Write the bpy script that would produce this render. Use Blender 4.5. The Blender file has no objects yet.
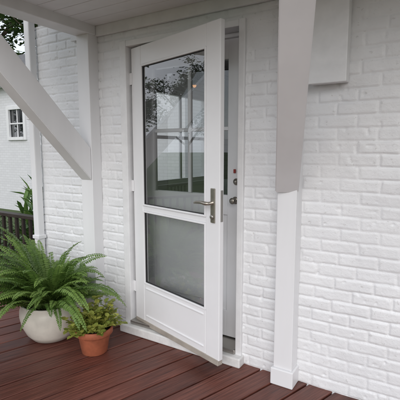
import bpy, bmesh, math, random
import numpy as np
from mathutils import Vector, Matrix
random.seed(7); rng=np.random.default_rng(5)
S=bpy.context.scene
C=S.collection
R=math.radians

# ---------------------------------------------------------------- helpers
def newmat(name):
    m=bpy.data.materials.new(name); m.use_nodes=True
    nt=m.node_tree; return m,nt,nt.nodes['Principled BSDF']
def node(nt,t,**k):
    n=nt.nodes.new(t)
    for a,b in k.items(): setattr(n,a,b)
    return n
def noise(nt,scale,detail=4,rough=.55,stretch=None):
    tc=node(nt,'ShaderNodeTexCoord'); mp=node(nt,'ShaderNodeMapping')
    nt.links.new(tc.outputs['Object'],mp.inputs['Vector'])
    if stretch: mp.inputs['Scale'].default_value=stretch
    n=node(nt,'ShaderNodeTexNoise'); n.inputs['Scale'].default_value=scale
    n.inputs['Detail'].default_value=detail; n.inputs['Roughness'].default_value=rough
    nt.links.new(mp.outputs[0],n.inputs['Vector']); return n
def ramp(nt,src,stops):
    r=node(nt,'ShaderNodeValToRGB'); e=r.color_ramp.elements
    while len(e)<len(stops): e.new(.5)
    for i,(p,c) in enumerate(stops):
        e[i].position=p; e[i].color=(*c,1) if len(c)==3 else c
    nt.links.new(src,r.inputs[0]); return r
def bump(nt,b,src,strength,dist=.01,prev=None):
    n=node(nt,'ShaderNodeBump'); n.inputs['Strength'].default_value=strength; n.inputs['Distance'].default_value=dist
    nt.links.new(src,n.inputs['Height'])
    if prev: nt.links.new(prev.outputs[0],n.inputs['Normal'])
    nt.links.new(n.outputs[0],b.inputs['Normal']); return n
def simple(name,col,rough=.5,metal=0,var=.12,scale=6,bscale=60,bs=.15,stretch=None):
    m,nt,b=newmat(name)
    n=noise(nt,scale,3,.6,stretch)
    d=tuple(c*(1-var) for c in col); l=tuple(min(1,c*(1+var*.5)) for c in col)
    r=ramp(nt,n.outputs[0],[(.3,d),(.7,l)]); nt.links.new(r.outputs[0],b.inputs['Base Color'])
    b.inputs['Roughness'].default_value=rough; b.inputs['Metallic'].default_value=metal
    if bs: bump(nt,b,noise(nt,bscale,1,.6,stretch).outputs[0],bs,.003)
    return m
def empty(name,loc=(0,0,0),rotz=0,parent=None):
    e=bpy.data.objects.new(name,None); e.location=loc; e.rotation_euler[2]=rotz; C.objects.link(e)
    e.empty_display_size=.1
    if parent: e.parent=parent
    return e
def meshobj(name,bm,mat,parent=None,smooth=False):
    me=bpy.data.meshes.new(name); bm.to_mesh(me); bm.free()
    for m in (mat if isinstance(mat,list) else [mat]): me.materials.append(m)
    if smooth: me.polygons.foreach_set('use_smooth',[True]*len(me.polygons))
    o=bpy.data.objects.new(name,me); C.objects.link(o)
    if parent: o.parent=parent
    return o
def addbox(bm,x0,x1,y0,y1,z0,z1,bev=0):
    r=bmesh.ops.create_cube(bm,size=1); vs=r['verts']
    for v in vs:
        v.co=Vector(((x0+x1)/2+v.co.x*(x1-x0),(y0+y1)/2+v.co.y*(y1-y0),(z0+z1)/2+v.co.z*(z1-z0)))
    if bev:
        es=list({e for v in vs for e in v.link_edges})
        r=bmesh.ops.bevel(bm,geom=es,offset=bev,segments=2,affect='EDGES',profile=.5)
def boxes(name,lst,mat,parent=None,bev=.003):
    bm=bmesh.new()
    for b in lst: addbox(bm,*b,bev)
    return meshobj(name,bm,mat,parent)
def lathe(name,prof,mat,parent=None,seg=48,loc=(0,0,0),axis='Z'):
    bm=bmesh.new(); rings=[]
    for r,z in prof:
        ring=[]
        for i in range(seg):
            a=2*math.pi*i/seg
            if axis=='Z': p=(r*math.cos(a),r*math.sin(a),z)
            else: p=(r*math.cos(a),-z,r*math.sin(a))
            ring.append(bm.verts.new((p[0]+loc[0],p[1]+loc[1],p[2]+loc[2])))
        rings.append(ring)
    for a,b in zip(rings,rings[1:]):
        for i in range(seg):
            bm.faces.new((a[i],a[(i+1)%seg],b[(i+1)%seg],b[i]))
    bm.faces.new(rings[0]); bm.faces.new(rings[-1])
    bmesh.ops.recalc_face_normals(bm,faces=bm.faces)
    return meshobj(name,bm,mat,parent,True)
def tube(bm,pts,rads,seg=8,mi=0):
    rings=[]
    for i,p in enumerate(pts):
        a=pts[max(0,i-1)]; b=pts[min(len(pts)-1,i+1)]
        d=(Vector(b)-Vector(a)).normalized()
        u=d.orthogonal().normalized(); v=d.cross(u)
        rings.append([bm.verts.new(Vector(p)+rads[i]*(math.cos(2*math.pi*k/seg)*u+math.sin(2*math.pi*k/seg)*v)) for k in range(seg)])
    for a,b in zip(rings,rings[1:]):
        off=min(range(seg),key=lambda o:(a[0].co-b[o].co).length)
        for k in range(seg):
            f=bm.faces.new((a[k],a[(k+1)%seg],b[(k+1+off)%seg],b[(k+off)%seg])); f.material_index=mi; f.smooth=True
    for r in (rings[0],rings[-1]):
        try: bm.faces.new(r).material_index=mi
        except: pass
def vnoise(X,Z,cell,seed):
    r=np.random.default_rng(seed); G=r.random((256,256))
    x=X/cell; z=Z/cell; xi=np.floor(x).astype(int); zi=np.floor(z).astype(int)
    fx=x-xi; fz=z-zi; fx=fx*fx*(3-2*fx); fz=fz*fz*(3-2*fz)
    g=lambda a,b:G[a%256,b%256]
    return (g(xi,zi)*(1-fx)+g(xi+1,zi)*fx)*(1-fz)+(g(xi,zi+1)*(1-fx)+g(xi+1,zi+1)*fx)*fz-.5

# ---------------------------------------------------------------- materials
m,nt,b=newmat('painted_brick')
n=noise(nt,3.5,3,.65); r=ramp(nt,n.outputs[0],[(.25,(.75,.755,.77)),(.6,(.815,.82,.83)),(.8,(.84,.84,.85))])
n2=noise(nt,38,3,.7); r2=ramp(nt,n2.outputs[0],[(.29,(.50,.48,.45)),(.37,(1,1,1))])
mx=node(nt,'ShaderNodeMix',data_type='RGBA',blend_type='MULTIPLY'); mx.inputs[0].default_value=.35
nt.links.new(r.outputs[0],mx.inputs[6]); nt.links.new(r2.outputs[0],mx.inputs[7]); nt.links.new(mx.outputs[2],b.inputs['Base Color'])
b.inputs['Roughness'].default_value=.45
bump(nt,b,noise(nt,90,3,.65).outputs[0],.5,.004)
M_brick=m
M_white=simple('white_paint',(.80,.80,.81),.38,var=.06,scale=5,bscale=30,bs=.12,stretch=(1,1,.15))
M_trim=simple('white_trim',(.80,.80,.805),.42,var=.08,scale=9,bscale=70,bs=.2)
M_sill=simple('sill_paint',(.78,.775,.765),.5,var=.15,scale=14,bscale=60,bs=.3)
M_alu=simple('white_door_enamel',(.84,.84,.85),.28,var=.03,scale=4,bscale=20,bs=.04)
M_ceil=simple('ceiling_paint',(.82,.83,.84),.6,var=.06,scale=4,bscale=40,bs=.15)
M_dark=simple('dark_rubber',(.03,.03,.03),.6,bs=0)
M_sweep=simple('door_sweep',(.42,.38,.33),.5,var=.25,bs=.1)
M_brass=simple('brushed_nickel',(.40,.37,.32),.32,metal=.85,var=.2,scale=20,bs=.05)
M_nickel=simple('nickel',(.45,.43,.40),.3,metal=.9,var=.1,bs=.03)
M_terra=simple('terracotta',(.42,.125,.06),.7,var=.3,scale=12,bscale=90,bs=.2)
M_pot=simple('glazed_stoneware',(.72,.68,.60),.32,var=.14,scale=9,bscale=50,bs=.1)
M_soil=simple('potting_soil',(.03,.02,.014),.95,var=.5,scale=50,bscale=80,bs=.9)
M_rail=simple('dark_railing_wood',(.035,.025,.02),.5,var=.3,scale=12,bs=.2)
M_bark=simple('bark',(.10,.075,.055),.9,var=.4,scale=8,bscale=20,bs=.8,stretch=(1,1,.3))
M_roof=simple('roof_shingle',(.14,.14,.145),.85,var=.3,scale=9,bs=.5)
M_int=simple('interior_plaster',(.72,.73,.72),.8,var=.06,bs=0)
M_floor=simple('interior_floor',(.16,.10,.06),.4,var=.25,scale=6,bs=0,stretch=(.2,3,1))
M_cab=simple('cabinet_paint',(.30,.33,.32),.5,var=.2,bs=0)
M_red=simple('red_tag',(.30,.03,.02),.4,var=.1,bs=0)

def leafmat(name,dark,light,trans=.35,sc=7,rough=.45):
    m,nt,b=newmat(name)
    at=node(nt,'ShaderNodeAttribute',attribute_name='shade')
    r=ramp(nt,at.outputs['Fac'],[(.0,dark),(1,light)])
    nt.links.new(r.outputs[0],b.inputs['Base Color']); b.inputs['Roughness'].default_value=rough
    if trans:
        t=node(nt,'ShaderNodeBsdfTranslucent'); nt.links.new(r.outputs[0],t.inputs[0])
        ms=node(nt,'ShaderNodeMixShader'); ms.inputs[0].default_value=trans
        nt.links.new(b.outputs[0],ms.inputs[1]); nt.links.new(t.outputs[0],ms.inputs[2])
        nt.links.new(ms.outputs[0],nt.nodes['Material Output'].inputs[0])
    return m
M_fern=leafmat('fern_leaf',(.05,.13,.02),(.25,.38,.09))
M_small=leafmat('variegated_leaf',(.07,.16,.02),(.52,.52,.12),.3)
M_tree=leafmat('tree_leaf',(.035,.075,.02),(.11,.18,.05),0)
M_palm=leafmat('shrub_leaf',(.03,.09,.02),(.15,.27,.06),.2)

m,nt,b=newmat('window_glass'); nt.nodes.remove(b)
fr=node(nt,'ShaderNodeFresnel'); fr.inputs[0].default_value=1.5
mu=node(nt,'ShaderNodeMath',operation='MULTIPLY'); mu.inputs[1].default_value=3.6; mu.use_clamp=True
nt.links.new(fr.outputs[0],mu.inputs[0])
tr=node(nt,'ShaderNodeBsdfTransparent'); tr.inputs[0].default_value=(.97,.99,.99,1)
gl=node(nt,'ShaderNodeBsdfGlossy'); gl.inputs['Roughness'].default_value=.0
ms=node(nt,'ShaderNodeMixShader'); nt.links.new(mu.outputs[0],ms.inputs[0]); nt.links.new(tr.outputs[0],ms.inputs[1]); nt.links.new(gl.outputs[0],ms.inputs[2])
bp=node(nt,'ShaderNodeBump'); bp.inputs['Strength'].default_value=.05; bp.inputs['Distance'].default_value=.01
nn=noise(nt,3,1); nt.links.new(nn.outputs[0],bp.inputs['Height']); nt.links.new(bp.outputs[0],gl.inputs['Normal'])
nt.links.new(ms.outputs[0],nt.nodes['Material Output'].inputs[0]); M_glass=m

m,nt,b=newmat('stained_deck_wood')
at=node(nt,'ShaderNodeAttribute',attribute_name='shade')
n=noise(nt,6,4,.68,(16,.5,1)); n2=noise(nt,2.2,3,.6)
r=ramp(nt,n.outputs[0],[(.28,(.070,.021,.015)),(.5,(.180,.058,.040)),(.75,(.30,.112,.080))])
r2=ramp(nt,at.outputs['Fac'],[(0,(.62,.60,.60)),(1,(1.0,1.0,1.0))])
mx=node(nt,'ShaderNodeMix',data_type='RGBA',blend_type='MULTIPLY'); mx.inputs[0].default_value=1
nt.links.new(r.outputs[0],mx.inputs[6]); nt.links.new(r2.outputs[0],mx.inputs[7])
r3=ramp(nt,n2.outputs[0],[(.35,(.72,.70,.69)),(.7,(1,1,1))])
mx2=node(nt,'ShaderNodeMix',data_type='RGBA',blend_type='MULTIPLY'); mx2.inputs[0].default_value=1
nt.links.new(mx.outputs[2],mx2.inputs[6]); nt.links.new(r3.outputs[0],mx2.inputs[7]); nt.links.new(mx2.outputs[2],b.inputs['Base Color'])
rr=ramp(nt,n2.outputs[0],[(.3,(.33,.33,.33)),(.7,(.58,.58,.58))]); nt.links.new(rr.outputs[0],b.inputs['Roughness'])
bump(nt,b,n.outputs[0],.5,.003); M_deck=m

m,nt,b=newmat('lawn')
n=noise(nt,.6,4,.7); r=ramp(nt,n.outputs[0],[(.3,(.04,.075,.02)),(.7,(.085,.12,.04))]); nt.links.new(r.outputs[0],b.inputs['Base Color'])
b.inputs['Roughness'].default_value=.9; bump(nt,b,noise(nt,30,3).outputs[0],.8,.05); M_lawn=m

m,nt,b=newmat('far_painted_brick')
tc=node(nt,'ShaderNodeTexCoord'); mp=node(nt,'ShaderNodeMapping'); mp.inputs['Rotation'].default_value=(R(90),0,0)
nt.links.new(tc.outputs['Object'],mp.inputs['Vector'])
bk=node(nt,'ShaderNodeTexBrick'); bk.inputs['Scale'].default_value=1; bk.inputs['Brick Width'].default_value=.22; bk.inputs['Row Height'].default_value=.075
bk.inputs['Mortar Size'].default_value=.007; bk.inputs['Color1'].default_value=(.72,.72,.74,1); bk.inputs['Color2'].default_value=(.67,.67,.69,1); bk.inputs['Mortar'].default_value=(.61,.61,.62,1)
nt.links.new(mp.outputs[0],bk.inputs['Vector']); nt.links.new(bk.outputs['Color'],b.inputs['Base Color']); b.inputs['Roughness'].default_value=.6
M_farbrick=m
m,nt,b=newmat('warm_bulb'); b.inputs['Emission Color'].default_value=(1,.45,.15,1); b.inputs['Emission Strength'].default_value=.8; M_bulb=m

# ---------------------------------------------------------------- house with real brick relief
house=empty('brick_house')
X0,X1,Z0,Z1=-2.95,2.2,-.3,2.34; st=.006
xs=np.arange(X0,X1+st,st); zs=np.arange(Z0,Z1+st,st); nx,nz=len(xs),len(zs)
X,Z=np.meshgrid(xs,zs,indexing='ij')
Xw=X+.006*vnoise(X,Z,.35,1)*2+.004*vnoise(X,Z,.05,2); Zw=Z+.007*vnoise(X,Z,.6,3)*2+.004*vnoise(X,Z,.06,4)
rh=.0665; bw=.200
row=np.floor(Zw/rh).astype(int); off=np.where(row%2==0,0,.5)*bw+ (np.sin(row*12.9)*.02)
col=np.floor((Xw+off)/bw).astype(int)
fx=(Xw+off)-col*bw; fz=Zw-row*rh
d=np.minimum(np.minimum(fx,bw-fx)-.001,np.minimum(fz,rh-fz))
tt=np.clip((d-.0015)/.0075,0,1); prof=tt*tt*(3-2*tt)
rr_=np.random.default_rng(9).random((512,512)); br=rr_[row%512,col%512]
tx=rr_[(row+77)%512,(col+31)%512]-.5; tz=rr_[(row+177)%512,(col+131)%512]-.5
depth=.0052+.0040*vnoise(X,Z,.25,11)*2
H=prof*(depth+.0035*(br-.5)+ .018*tx*(fx-bw/2)*1.0+ .035*tz*(fz-rh/2)) + .0018*vnoise(X,Z,.03,5)+.0035*vnoise(X,Z,.09,6)+.006*vnoise(X,Z,.4,7)
H+=.0013*vnoise(X,Z,.014,8)
pits=np.clip(vnoise(X,Z,.028,12)-.38,0,1)*-.06; H+=pits
co=np.stack([X,-H,Z],-1).reshape(-1,3)
ii,jj=np.meshgrid(np.arange(nx-1),np.arange(nz-1),indexing='ij')
cx=xs[ii]+st/2; cz=zs[jj]+st/2
keep=~((cx>-1.985)&(cx<-1.08)&(cz>.03)&(cz<2.08))
ii=ii[keep]; jj=jj[keep]
F=np.stack([ii*nz+jj,(ii+1)*nz+jj,(ii+1)*nz+jj+1,ii*nz+jj+1],-1)
me=bpy.data.meshes.new('front_wall'); me.from_pydata(co.tolist(),[],F.tolist()); me.materials.append(M_brick)
me.polygons.foreach_set('use_smooth',[True]*len(me.polygons))
o=bpy.data.objects.new('front_wall',me); C.objects.link(o); o.parent=house
boxes('wall_core',[(-2.945,-1.98,.02,.2,-.3,3.2),(-1.085,2.2,.02,.2,-.3,3.2),(-1.98,-1.085,.02,.2,2.09,3.2),(-1.98,-1.085,.02,.2,-.3,.03)],M_int,house,0)
boxes('side_wall',[(-2.945,-2.80,.2,1.35,-.3,3.2),(-2.945,-2.80,2.55,6,-.3,3.2),(-2.945,-2.80,1.35,2.55,-.3,.95),(-2.945,-2.80,1.35,2.55,2.05,3.2)],M_farbrick,house,0)
boxes('side_window_frame',[(-2.90,-2.84,1.35,2.55,.95,1.0),(-2.90,-2.84,1.35,2.55,2.0,2.05),(-2.90,-2.84,1.35,1.40,1.0,2.0),(-2.90,-2.84,2.5,2.55,1.0,2.0),(-2.88,-2.86,1.93,1.97,1.0,2.0),(-2.882,-2.858,1.40,2.5,1.48,1.52)],M_white,house,.002)
boxes('room_shell',[(-2.80,0.5,.2,4.5,-.1,.08),(-2.80,.5,.2,4.5,2.5,2.6),(.4,.5,.2,4.5,.08,2.5),(-2.80,.5,4.4,4.5,.08,2.5)],M_int,house,0)
boxes('room_floor',[(-2.795,.39,.205,4.39,.082,.09)],M_floor,house,0)
boxes('kitchen_cabinet',[(-2.79,-2.3,2.7,4.39,.09,.95),(-2.79,-2.45,2.75,4.39,1.5,2.3)],M_cab,house,.004)
boxes('upper_gable',[(-3.1,2.3,-.06,.02,2.42,3.3)],M_farbrick,house,0)
bm=bmesh.new()
v=[bm.verts.new(p) for p in [(-3.4,-.5,3.1),(2.6,-.5,3.1),(2.6,3.2,5.2),(-3.4,3.2,5.2),(-3.4,6.6,3.1),(2.6,6.6,3.1)]]
bm.faces.new((v[0],v[1],v[2],v[3])); bm.faces.new((v[3],v[2],v[5],v[4])); meshobj('main_roof',bm,M_roof,house)
boxes('door_frame',[(-2.012,-1.955,-.028,.2,.06,2.10),(-1.085,-1.045,-.028,.2,.06,2.10),(-1.955,-1.085,-.026,.2,2.06,2.098),
      (-1.955,-1.93,.075,.2,.10,2.06),(-1.108,-1.085,.075,.2,.10,2.06),(-1.93,-1.108,.077,.2,2.035,2.06)],M_trim,house,.004)
boxes('door_sill',[(-2.03,-1.03,-.075,.2,.0,.062)],M_sill,house,.008)
boxes('threshold',[(-1.955,-1.085,-.04,.19,.064,.092)],M_nickel,house,.005)

# ---------------------------------------------------------------- entry door (inner)
ed=empty('entry_door',(-1.93,.10,.10))
W=.822;HT=1.935
boxes('stiles_and_rails',[(0,.11,0,.045,0,HT),(W-.11,W,0,.045,0,HT),(.11,W-.11,0,.045,0,.18),(.11,W-.11,0,.045,.83,.96),(.11,W-.11,0,.045,HT-.12,HT)],M_alu,ed,.003)
boxes('lower_panel',[(.10,W-.10,.014,.032,.17,.84),(.145,W-.145,.006,.02,.22,.785)],M_alu,ed,.006)
boxes('muntins',[(W/2-.012,W/2+.012,.008,.036,.96,HT-.12),(.11,W-.11,.009,.035,1.375,1.40)],M_alu,ed,.004)
bm=bmesh.new(); v=[bm.verts.new(p) for p in [(.11,.022,.96),(W-.11,.022,.96),(W-.11,.022,HT-.12),(.11,.022,HT-.12)]]; bm.faces.new(v); meshobj('glass',bm,M_glass,ed)
lathe('deadbolt',[(.020,0),(.022,.004),(.018,.010),(.010,.012),(.009,.016),(.006,.017)],M_brass,ed,24,(W-.045,0,1.05),'Y')
lathe('knob',[(.022,0),(.024,.004),(.015,.008),(.009,.012),(.009,.028),(.018,.036),(.021,.046),(.017,.054),(.006,.058)],M_brass,ed,24,(W-.05,0,.93),'Y')
boxes('latch_tag',[(W-.062,W-.048,-.012,-.001,1.105,1.130)],M_red,ed,.002)

# ---------------------------------------------------------------- storm door
sd=empty('storm_door',(-1.94,.012,.105),R(-16))
W=.885;HT=1.945; s=.115; t=.034
boxes('frame',[(0,s,0,t,0,HT),(W-s,W,0,t,0,HT),(s,W-s,.001,t-.001,HT-.125,HT),(s,W-s,.001,t-.001,0,.285)],M_alu,sd,.005)
boxes('mid_rail',[(s-.005,W-s+.005,.004,.028,.82,.855)],M_alu,sd,.004)
gl=[(s,W-s,HT-.125,.855),(s,W-s,.82,.285)]
L=[]
for a,b_,zt,zb in gl:
    L+=[(a,a+.012,-.004,.03,zb,zt),(b_-.012,b_,-.004,.03,zb,zt),(a+.012,b_-.012,-.004,.03,zt-.012,zt),(a+.012,b_-.012,-.004,.03,zb,zb+.012)]
boxes('glazing_beads',L,M_alu,sd,.003)
L=[]
for a,b_,zt,zb in gl:
    a+=.012;b_-=.012;zt-=.012;zb+=.012
    L+=[(a,a+.004,.006,.02,zb,zt),(b_-.004,b_,.006,.02,zb,zt),(a,b_,.0065,.0195,zt-.004,zt),(a,b_,.0065,.0195,zb,zb+.004)]
boxes('gasket',L,M_dark,sd,0)
boxes('kick_moulding',[(s+.02,W-s-.02,-.005,.01,.25,.258),(s+.02,W-s-.02,-.005,.01,.045,.053)],M_alu,sd,.002)
boxes('sweep',[(.005,W-.005,-.003,t+.002,-.03,.006)],M_sweep,sd,.003)
bm=bmesh.new()
for a,b_,zt,zb in gl:
    v=[bm.verts.new(p) for p in [(a,.013,zb),(b_,.013,zb),(b_,.013,zt),(a,.013,zt)]]; bm.faces.new(v)
meshobj('glass',bm,M_glass,sd)
hx=W-.05
boxes('handle_plate',[(hx-.017,hx+.017,-.010,.0,.83,1.03)],M_brass,sd,.004)
bm=bmesh.new(); tube(bm,[(hx,-.005,.945),(hx,-.045,.945),(hx-.012,-.052,.945),(hx-.05,-.05,.948),(hx-.10,-.046,.944),(hx-.118,-.044,.939)],[.011,.010,.011,.010,.009,.006],12); meshobj('lever',bm,M_brass,sd,True)
lathe('lock_cylinder',[(.012,.008),(.013,.018),(.009,.020)],M_nickel,sd,20,(hx,0,.865),'Y')
boxes('latch_edge',[(W-.001,W+.002,.008,.026,.84,1.02)],M_nickel,sd,0)
for z in (.2,.95,1.7):
    boxes('hinge',[(-.02,.012,-.006,-.001,z,z+.08)],M_alu,sd,.001)

# ---------------------------------------------------------------- porch posts with braces
def post(x0,x1,dirv,z0,w,dp):
    e=empty('porch_post')
    yd=-.10
    boxes('shaft',[(x0,x1,yd,-.004,.10,2.19)],M_white,e,.004)
    boxes('plinth',[(x0-.012,x1+.012,yd-.014,-.004,.0,.10)],M_white,e,.005)
    bm=bmesh.new(); d=Vector((dirv[0],dirv[1],0)).normalized(); sN=Vector((-d.y,d.x,0))
    c=Vector(((x0+x1)/2,yd-.002,0)); out=2.20-z0
    P=[(0,z0),(out,z0+out),(out,z0+out+dp),(0,z0+dp)]
    rr=[]
    for sg in (-1,1):
        rr.append([bm.verts.new(c+d*a+Vector((0,0,zz))+sN*w*sg) for a,zz in P])
    bm.faces.new(rr[0]); bm.faces.new(rr[1][::-1])
    for i in range(4): bm.faces.new((rr[0][i],rr[0][(i+1)%4],rr[1][(i+1)%4],rr[1][i]))
    bmesh.ops.recalc_face_normals(bm,faces=bm.faces)
    bmesh.ops.bevel(bm,geom=bm.edges[:],offset=.004,segments=2,affect='EDGES')
    meshobj('brace',bm,M_white,e)
post(-2.36,-2.24,(0,-1),1.13,.056,.235)
post(-.80,-.69,(.36,-.933),1.12,.062,.19)

# ---------------------------------------------------------------- porch roof
pr=empty('porch_roof')
L=[]
y=-1.0
while y<-.04:
    L.append((-2.45,2.2,y,min(y+.118,-.034),2.235,2.26)); y+=.121
boxes('ceiling_boards',L,M_ceil,pr,.003)
boxes('ledger',[(-2.5,2.2,-.032,-.012,2.165,2.28)],M_trim,pr,.003)
boxes('side_beam',[(-2.37,-2.23,-1.0,-.034,2.17,2.40)],M_white,pr,.005)
boxes('front_beam',[(-2.55,2.2,-1.14,-1.002,2.20,2.42)],M_white,pr,.005)
bm=bmesh.new()
for dz in (0,.05):
    v=[bm.verts.new(p) for p in [(-2.7,-1.2,2.43+dz),(2.4,-1.2,2.43+dz),(2.4,.0,2.75+dz),(-2.7,.0,2.75+dz)]]; bm.faces.new(v)
meshobj('shingles',bm,M_roof,pr)

wb=empty('electrical_box')
boxes('cabinet',[(-.650,-.465,-.10,-.012,1.69,2.16)],M_trim,wb,.005)
boxes('cover',[(-.657,-.458,-.113,-.1015,1.683,2.165)],M_trim,wb,.004)

bm=bmesh.new(); addbox(bm,-2.99,-2.925,-.085,-.02,-.2,2.5,.01)
for z in (.6,1.6): addbox(bm,-3.0,-2.915,-.092,-.015,z,z+.03,.003)
meshobj('downspout',bm,M_white)

# ---------------------------------------------------------------- deck
dk=empty('wooden_deck',(0,0,0),R(-19))
bm=bmesh.new(); sh=bm.loops.layers.float_color.new('shade')
bwid=.138
x=-9.0
while x<8:
    n0=len(bm.faces)
    zj=random.uniform(-.0015,.0015); val=random.random()
    addbox(bm,x,x+bwid-.011,-9,4,-.032,zj,.004)
    bm.faces.ensure_lookup_table()
    for f in bm.faces[n0:]:
        for l in f.loops: l[sh]=(val,val,val,1)
    x+=bwid
inv=Matrix.Rotation(R(19),3,'Z')
for p,nrm in [((-4.6,0,0),(-1,0,0)),((2.4,0,0),(1,0,0)),((0,-4.5,0),(0,-1,0)),((0,.42,0),(0,1,0))]:
    bmesh.ops.bisect_plane(bm,geom=bm.verts[:]+bm.edges[:]+bm.faces[:],plane_co=inv@Vector(p),plane_no=inv@Vector(nrm),clear_outer=True)
meshobj('boards',bm,M_deck,dk)
fe=empty('deck_fascia')
boxes('rim_boards',[(-4.63,-4.602,-4.5,.42,-.25,.0),(-4.63,2.4,.422,.45,-.25,-.0),(-4.63,2.4,-4.53,-4.502,-.25,.0),(2.402,2.43,-4.5,.42,-.25,0)],M_deck,fe,.003)
boxes('joists',[(-4.6,2.4,-4.4+i*.4,-4.36+i*.4,-.2,-.036) for i in range(12)],M_rail,fe,0)

rl=empty('deck_railing')
L=[(-4.55,-3.32,.27,.35,.655,.69),(-4.55,-3.32,.29,.33,.10,.14),(-3.36,-3.28,.27,.35,.004,.72),(-4.60,-4.52,.27,.35,.004,.72),
   (-4.60,-4.52,-4.4,.26,.655,.69),(-4.58,-4.54,-4.4,.26,.10,.14)]
x=-4.42
while x<-3.4: L.append((x,x+.03,.295,.325,.14,.655)); x+=.115
y=-4.3
while y<.2: L.append((-4.575,-4.545,y,y+.03,.14,.655)); y+=.115
boxes('rails_and_balusters',L,M_rail,rl,.003)

# ---------------------------------------------------------------- plants
def leafbm():
    bm=bmesh.new(); return bm,bm.loops.layers.float_color.new('shade')
def addleaf(bm,sh,p,d,n,L,w,val,fold=.25,mi=0):
    d=d.normalized(); s_=d.cross(n)
    if s_.length<1e-4: s_=d.orthogonal()
    s_.normalize(); up=s_.cross(d)
    a=bm.verts.new(p); t_=bm.verts.new(p+d*L-up*L*.12); m1=bm.verts.new(p+d*L*.5)
    l1=bm.verts.new(p+d*L*.28+s_*w*.5+up*w*fold); l2=bm.verts.new(p+d*L*.7+s_*w*.42+up*(w*fold-L*.04))
    r1=bm.verts.new(p+d*L*.28-s_*w*.5+up*w*fold); r2=bm.verts.new(p+d*L*.7-s_*w*.42+up*(w*fold-L*.04))
    for q in ((a,m1,l1),(m1,t_,l2),(a,r1,m1),(m1,r2,t_),(m1,l2,l1),(m1,r1,r2)):
        f=bm.faces.new(q); f.material_index=mi; f.smooth=True
        for l in f.loops: l[sh]=(val,val,val,1)

FY=-.39
fern=empty('potted_fern',(-2.40,FY,0))
lathe('pot',[(.11,0.0),(.135,.006),(.172,.05),(.202,.115),(.214,.18),(.211,.225),(.198,.252),(.202,.262),(.198,.27),(.185,.268),(.18,.24),(.17,.22)],M_pot,fern,64)
lathe('soil',[(.176,.225),(.12,.238),(.02,.245)],M_soil,fern,32)
bm,sh=leafbm()
for i in range(205):
    az=random.uniform(0,2*math.pi)
    lay=random.random()
    el=R(89-59*lay**.9+random.uniform(-6,6)); Lf=random.uniform(.50,.86)*(.86+.14*lay)
    back=math.sin(az)
    if back>0: Lf*=1-.42*back
    if math.cos(az)>.3: Lf*=.84
    rb=.10*random.random()**.5
    p=Vector((rb*math.cos(az),rb*math.sin(az),.235)); N=38
    step=Lf/N; e=el; az2=az; curl=random.uniform(.8,1.7)*(.50+.5*math.sin(el)); tw=random.uniform(-.5,.5)
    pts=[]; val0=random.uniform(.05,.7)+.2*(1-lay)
    for j in range(N+1):
        d=Vector((math.cos(az2)*math.cos(e),math.sin(az2)*math.cos(e),math.sin(e)))
        pts.append((p.copy(),d)); p=p+d*step
        e-=curl/N*(.3+1.9*j/N); az2+=tw/N
        if p.y+FY>-.13: p.y=-.13-FY
        if p.z<.02: p.z=.02
    tube(bm,[q[0] for q in pts[::3]],[.0022*(1-.8*k/13) for k in range(len(pts[::3]))],4,1)
    wmax=random.uniform(.046,.064)
    roll=random.uniform(-.4,.4)
    for j in range(4,N+1):
        q,d=pts[j]; tt_=(j-4)/(N-4)
        Lp=wmax*min(1,(tt_*5+.35))*(1-tt_)**.62+.004
        side=d.cross(Vector((0,0,1)))
        if side.length<.05: side=Vector((math.sin(az),-math.cos(az),0))
        side.normalize(); up=side.cross(d)
        side=(side*math.cos(roll)+up*math.sin(roll)).normalized(); up=side.cross(d)
        for sg in (-1,1):
            dd=side*sg+d*.35-Vector((0,0,1))*random.uniform(.05,.3)+up*random.uniform(-.1,.15)
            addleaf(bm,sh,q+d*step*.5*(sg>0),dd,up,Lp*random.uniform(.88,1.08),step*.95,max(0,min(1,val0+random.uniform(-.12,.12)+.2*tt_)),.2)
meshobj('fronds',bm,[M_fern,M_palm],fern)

sp=empty('potted_plant',(-1.965,-.385,0))
lathe('pot',[(.080,0),(.084,.003),(.106,.125),(.108,.128),(.118,.129),(.123,.134),(.125,.168),(.121,.174),(.113,.173),(.109,.15)],M_terra,sp,48)
lathe('soil',[(.108,.152),(.06,.158),(.01,.16)],M_soil,sp,24)
bm,sh=leafbm()
for i in range(95):
    az=random.uniform(0,2*math.pi); el=R(random.uniform(15,88)); Ls=random.uniform(.09,.19)*(.75+.35*math.sin(el))
    p=Vector((.05*math.cos(az)*random.random(),.05*math.sin(az)*random.random(),.155)); pts=[p.copy()]
    d=Vector((math.cos(az)*math.cos(el),math.sin(az)*math.cos(el),math.sin(el)))
    for j in range(6):
        d=(d+Vector((random.uniform(-.15,.15),random.uniform(-.15,.15),-.07))).normalized()
        p=p+d*Ls/6; pts.append(p.copy())
    tube(bm,pts,[.002]*len(pts),4,0)
    for j in range(2,7):
        for k in range(2 if j<6 else 4):
            a=random.uniform(0,2*math.pi); dd=Vector((math.cos(a),math.sin(a),random.uniform(-.1,.5)))+d*.4
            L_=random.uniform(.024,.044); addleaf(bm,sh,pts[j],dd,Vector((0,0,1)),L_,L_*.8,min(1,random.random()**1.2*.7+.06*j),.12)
meshobj('foliage',bm,M_small,sp)

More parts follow.
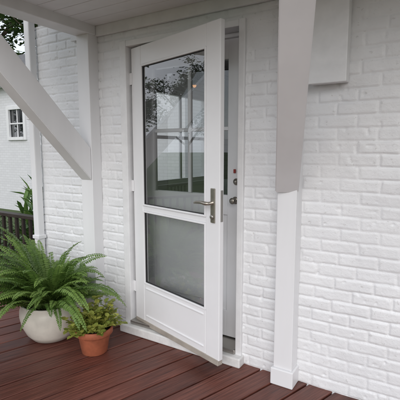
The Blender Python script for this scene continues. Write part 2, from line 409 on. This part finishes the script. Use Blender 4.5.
bm,sh=leafbm()
for i in range(260):
    az=random.uniform(0,2*math.pi); el=R(random.uniform(25,85)); p=Vector((random.uniform(-.3,.3),random.uniform(-.15,.15),random.uniform(.2,1.0)))
    d=Vector((math.cos(az)*math.cos(el),math.sin(az)*math.cos(el),math.sin(el))); addleaf(bm,sh,p,d,Vector((0,0,1)),random.uniform(.2,.42),random.uniform(.03,.06),random.random(),.3)
tube(bm,[(0,0,-.0),(.02,0,.5),(0,.02,.9)],[.04,.03,.02],6,1)
o=meshobj('garden_shrub',bm,[M_palm,M_bark]); o.location=(-3.95,.75,-.22)
bm,sh=leafbm()
for i in range(5000):
    x=random.uniform(-9,-3.2); y=random.uniform(.9,3.2); h=.45+.3*math.sin(x*2.1)*math.cos(y*3)+random.uniform(-.25,.1)
    a=random.uniform(0,6.28); addleaf(bm,sh,Vector((x,y,-.5+max(.02,h*random.random()**.4))),Vector((math.cos(a),math.sin(a),random.uniform(0,.9))),Vector((0,0,1)),random.uniform(.06,.13),.05,random.random(),.2)
meshobj('hedge',bm,[M_tree])

# ---------------------------------------------------------------- trees
def treemesh(seed,Ht,nl):
    random.seed(seed); bm,sh=leafbm(); tips=[]
    def branch(p,d,L,r,lev):
        pts=[p.copy()];rs=[r]; n=5
        for j in range(n):
            d=(d+Vector((random.uniform(-.16,.16),random.uniform(-.16,.16),random.uniform(-.02,.12)))).normalized(); p=p+d*L/n
            pts.append(p.copy()); rs.append(r*(1-.55*(j+1)/n))
            if lev>0 and j>=1:
                for _ in range(2):
                    a=random.uniform(0,6.28); dd=(d*.5+Vector((math.cos(a),math.sin(a),random.uniform(0,.5)))*.8).normalized()
                    branch(p,dd,L*random.uniform(.42,.62),r*.45,lev-1)
            elif lev==0: tips.append(p.copy())
        tube(bm,pts,rs,7 if lev>1 else 4,1)
    branch(Vector((0,0,0)),Vector((0,0,1)),Ht*.62,Ht*.028,2)
    for i in range(nl):
        c=random.choice(tips); o_=Vector((random.gauss(0,.35),random.gauss(0,.35),random.gauss(0,.28)))*Ht*.09
        a=random.uniform(0,6.28); L_=random.uniform(.18,.36)
        addleaf(bm,sh,c+o_,Vector((math.cos(a),math.sin(a),random.uniform(-.6,.4))),Vector((random.uniform(-.5,.5),random.uniform(-.5,.5),1)),L_,L_*.6,min(1,max(0,.5+o_.z*.4+random.uniform(-.3,.3))),.15,0)
    me=bpy.data.meshes.new('tree_mesh'); bm.to_mesh(me); bm.free(); me.materials.append(M_tree); me.materials.append(M_bark); return me
T=[treemesh(3,8.5,6000),treemesh(8,11,7000)]
for i,(x,y,s_) in enumerate([(-26,-7,1.0),(-28,-12,.8),(-27,-1.5,.95),(-25,12,1.2),(-19,15,1.25),(-13.5,13,1.2),(-22,18,1.4),(-30,-22,1.1),(4,-34,1.2)]):
    o=bpy.data.objects.new('tree',T[i%2]); C.objects.link(o); o.location=(x,y,-.5); o.scale=(s_,)*3; o.rotation_euler[2]=i*1.7

# ---------------------------------------------------------------- neighbour building
nb=empty('neighbor_house')
wx0,wx1,wz0,wz1=-11.44,-10.65,1.71,2.58
boxes('walls',[(-19,wx0,5.2,5.4,-.5,3.3),(wx1,-5,5.2,5.4,-.5,3.3),(wx0,wx1,5.2,5.4,-.5,wz0),(wx0,wx1,5.2,5.4,wz1,3.3),(-19,-18.8,5.4,10,-.5,3.3),(-5.2,-5,5.4,10,-.5,3.3),(-19,-5,10,10.2,-.5,3.3)],M_farbrick,nb,0)
boxes('window_frame',[(wx0-.06,wx0+.05,5.15,5.22,wz0-.06,wz1+.08),(wx1-.05,wx1+.06,5.15,5.22,wz0-.06,wz1+.08),(wx0+.05,wx1-.05,5.152,5.22,wz1-.03,wz1+.08),(wx0+.05,wx1-.05,5.13,5.22,wz0-.06,wz0+.03),((wx0+wx1)/2-.015,(wx0+wx1)/2+.015,5.2,5.23,wz0+.03,wz1-.03),(wx0+.05,wx1-.05,5.19,5.232,2.12,2.16)],M_white,nb,.003)
boxes('window_room',[(wx0-.2,wx1+.2,6.2,6.3,1.2,3)],M_cab,nb,0)
bm=bmesh.new(); v=[bm.verts.new(p) for p in [(wx0,5.24,wz0),(wx1,5.24,wz0),(wx1,5.24,wz1),(wx0,5.24,wz1)]]; bm.faces.new(v); meshobj('window_glass',bm,M_glass,nb)
boxes('eave',[(-19.3,-4.7,4.85,5.19,3.22,3.36)],M_white,nb,.005)
bm=bmesh.new(); v=[bm.verts.new(p) for p in [(-19.3,4.8,3.37),(-4.7,4.8,3.37),(-4.7,7.7,5.0),(-19.3,7.7,5.0),(-19.3,10.6,3.37),(-4.7,10.6,3.37)]]
bm.faces.new((v[0],v[1],v[2],v[3])); bm.faces.new((v[3],v[2],v[5],v[4])); meshobj('roof',bm,M_roof,nb)

pl=empty('pendant_lamp',(-2.05,1.0,1.93))
lathe('shade',[(.02,.16),(.03,.15),(.09,.03),(.11,.0),(.107,.0),(.085,.03),(.02,.14)],M_nickel,pl,32)
lathe('bulb',[(.004,-.008),(.014,-.002),(.018,.012),(.014,.03),(.008,.05)],M_bulb,pl,20)
lathe('cord',[(.004,.16),(.004,.57)],M_dark,pl,8)

bm=bmesh.new(); v=[bm.verts.new(p) for p in [(-300,-300,-.5),(300,-300,-.5),(300,300,-.5),(-300,300,-.5)]]; bm.faces.new(v); meshobj('ground',bm,M_lawn)

# ---------------------------------------------------------------- light: bright overcast
w=bpy.data.worlds.new('World'); S.world=w; w.use_nodes=True; nt=w.node_tree
sky=node(nt,'ShaderNodeTexSky',sky_type='NISHITA'); sky.sun_disc=False
el,az=R(28),R(157)
sky.sun_elevation=el; sky.sun_rotation=az; sky.air_density=1; sky.dust_density=2; sky.ozone_density=1
tc=node(nt,'ShaderNodeTexCoord'); cn=node(nt,'ShaderNodeTexNoise'); cn.inputs['Scale'].default_value=2.2; cn.inputs['Detail'].default_value=5
nt.links.new(tc.outputs['Generated'],cn.inputs['Vector'])
cr=node(nt,'ShaderNodeValToRGB'); cr.color_ramp.elements[0].position=.3; cr.color_ramp.elements[0].color=(.6,.6,.6,1); cr.color_ramp.elements[1].position=.6; cr.color_ramp.elements[1].color=(.98,.98,.98,1)
nt.links.new(cn.outputs[0],cr.inputs[0])
mx=node(nt,'ShaderNodeMix',data_type='RGBA'); nt.links.new(cr.outputs[0],mx.inputs[0]); nt.links.new(sky.outputs[0],mx.inputs[6]); mx.inputs[7].default_value=(7.1,7.4,8.0,1)
bg=nt.nodes['Background']; nt.links.new(mx.outputs[2],bg.inputs[0]); bg.inputs[1].default_value=.15
ld=bpy.data.lights.new('sun','SUN'); ld.energy=1.4; ld.angle=R(50); ld.color=(1,.98,.96)
lo=bpy.data.objects.new('sun',ld); C.objects.link(lo)
sd_=Vector((math.sin(az)*math.cos(el),math.cos(az)*math.cos(el),math.sin(el)))
lo.rotation_euler=sd_.to_track_quat('Z','Y').to_euler(); lo.location=sd_*20

cam=bpy.data.cameras.new('camera'); cam.lens=36; cam.sensor_width=36; cam.clip_end=1500; cam.clip_start=.02
co_=bpy.data.objects.new('camera',cam); C.objects.link(co_); co_.location=(0,-2.184,1.35); co_.rotation_euler=(R(90-7.1),0,R(32)); S.camera=co_
S.view_settings.view_transform='Standard'; S.view_settings.look='None'; S.view_settings.exposure=0
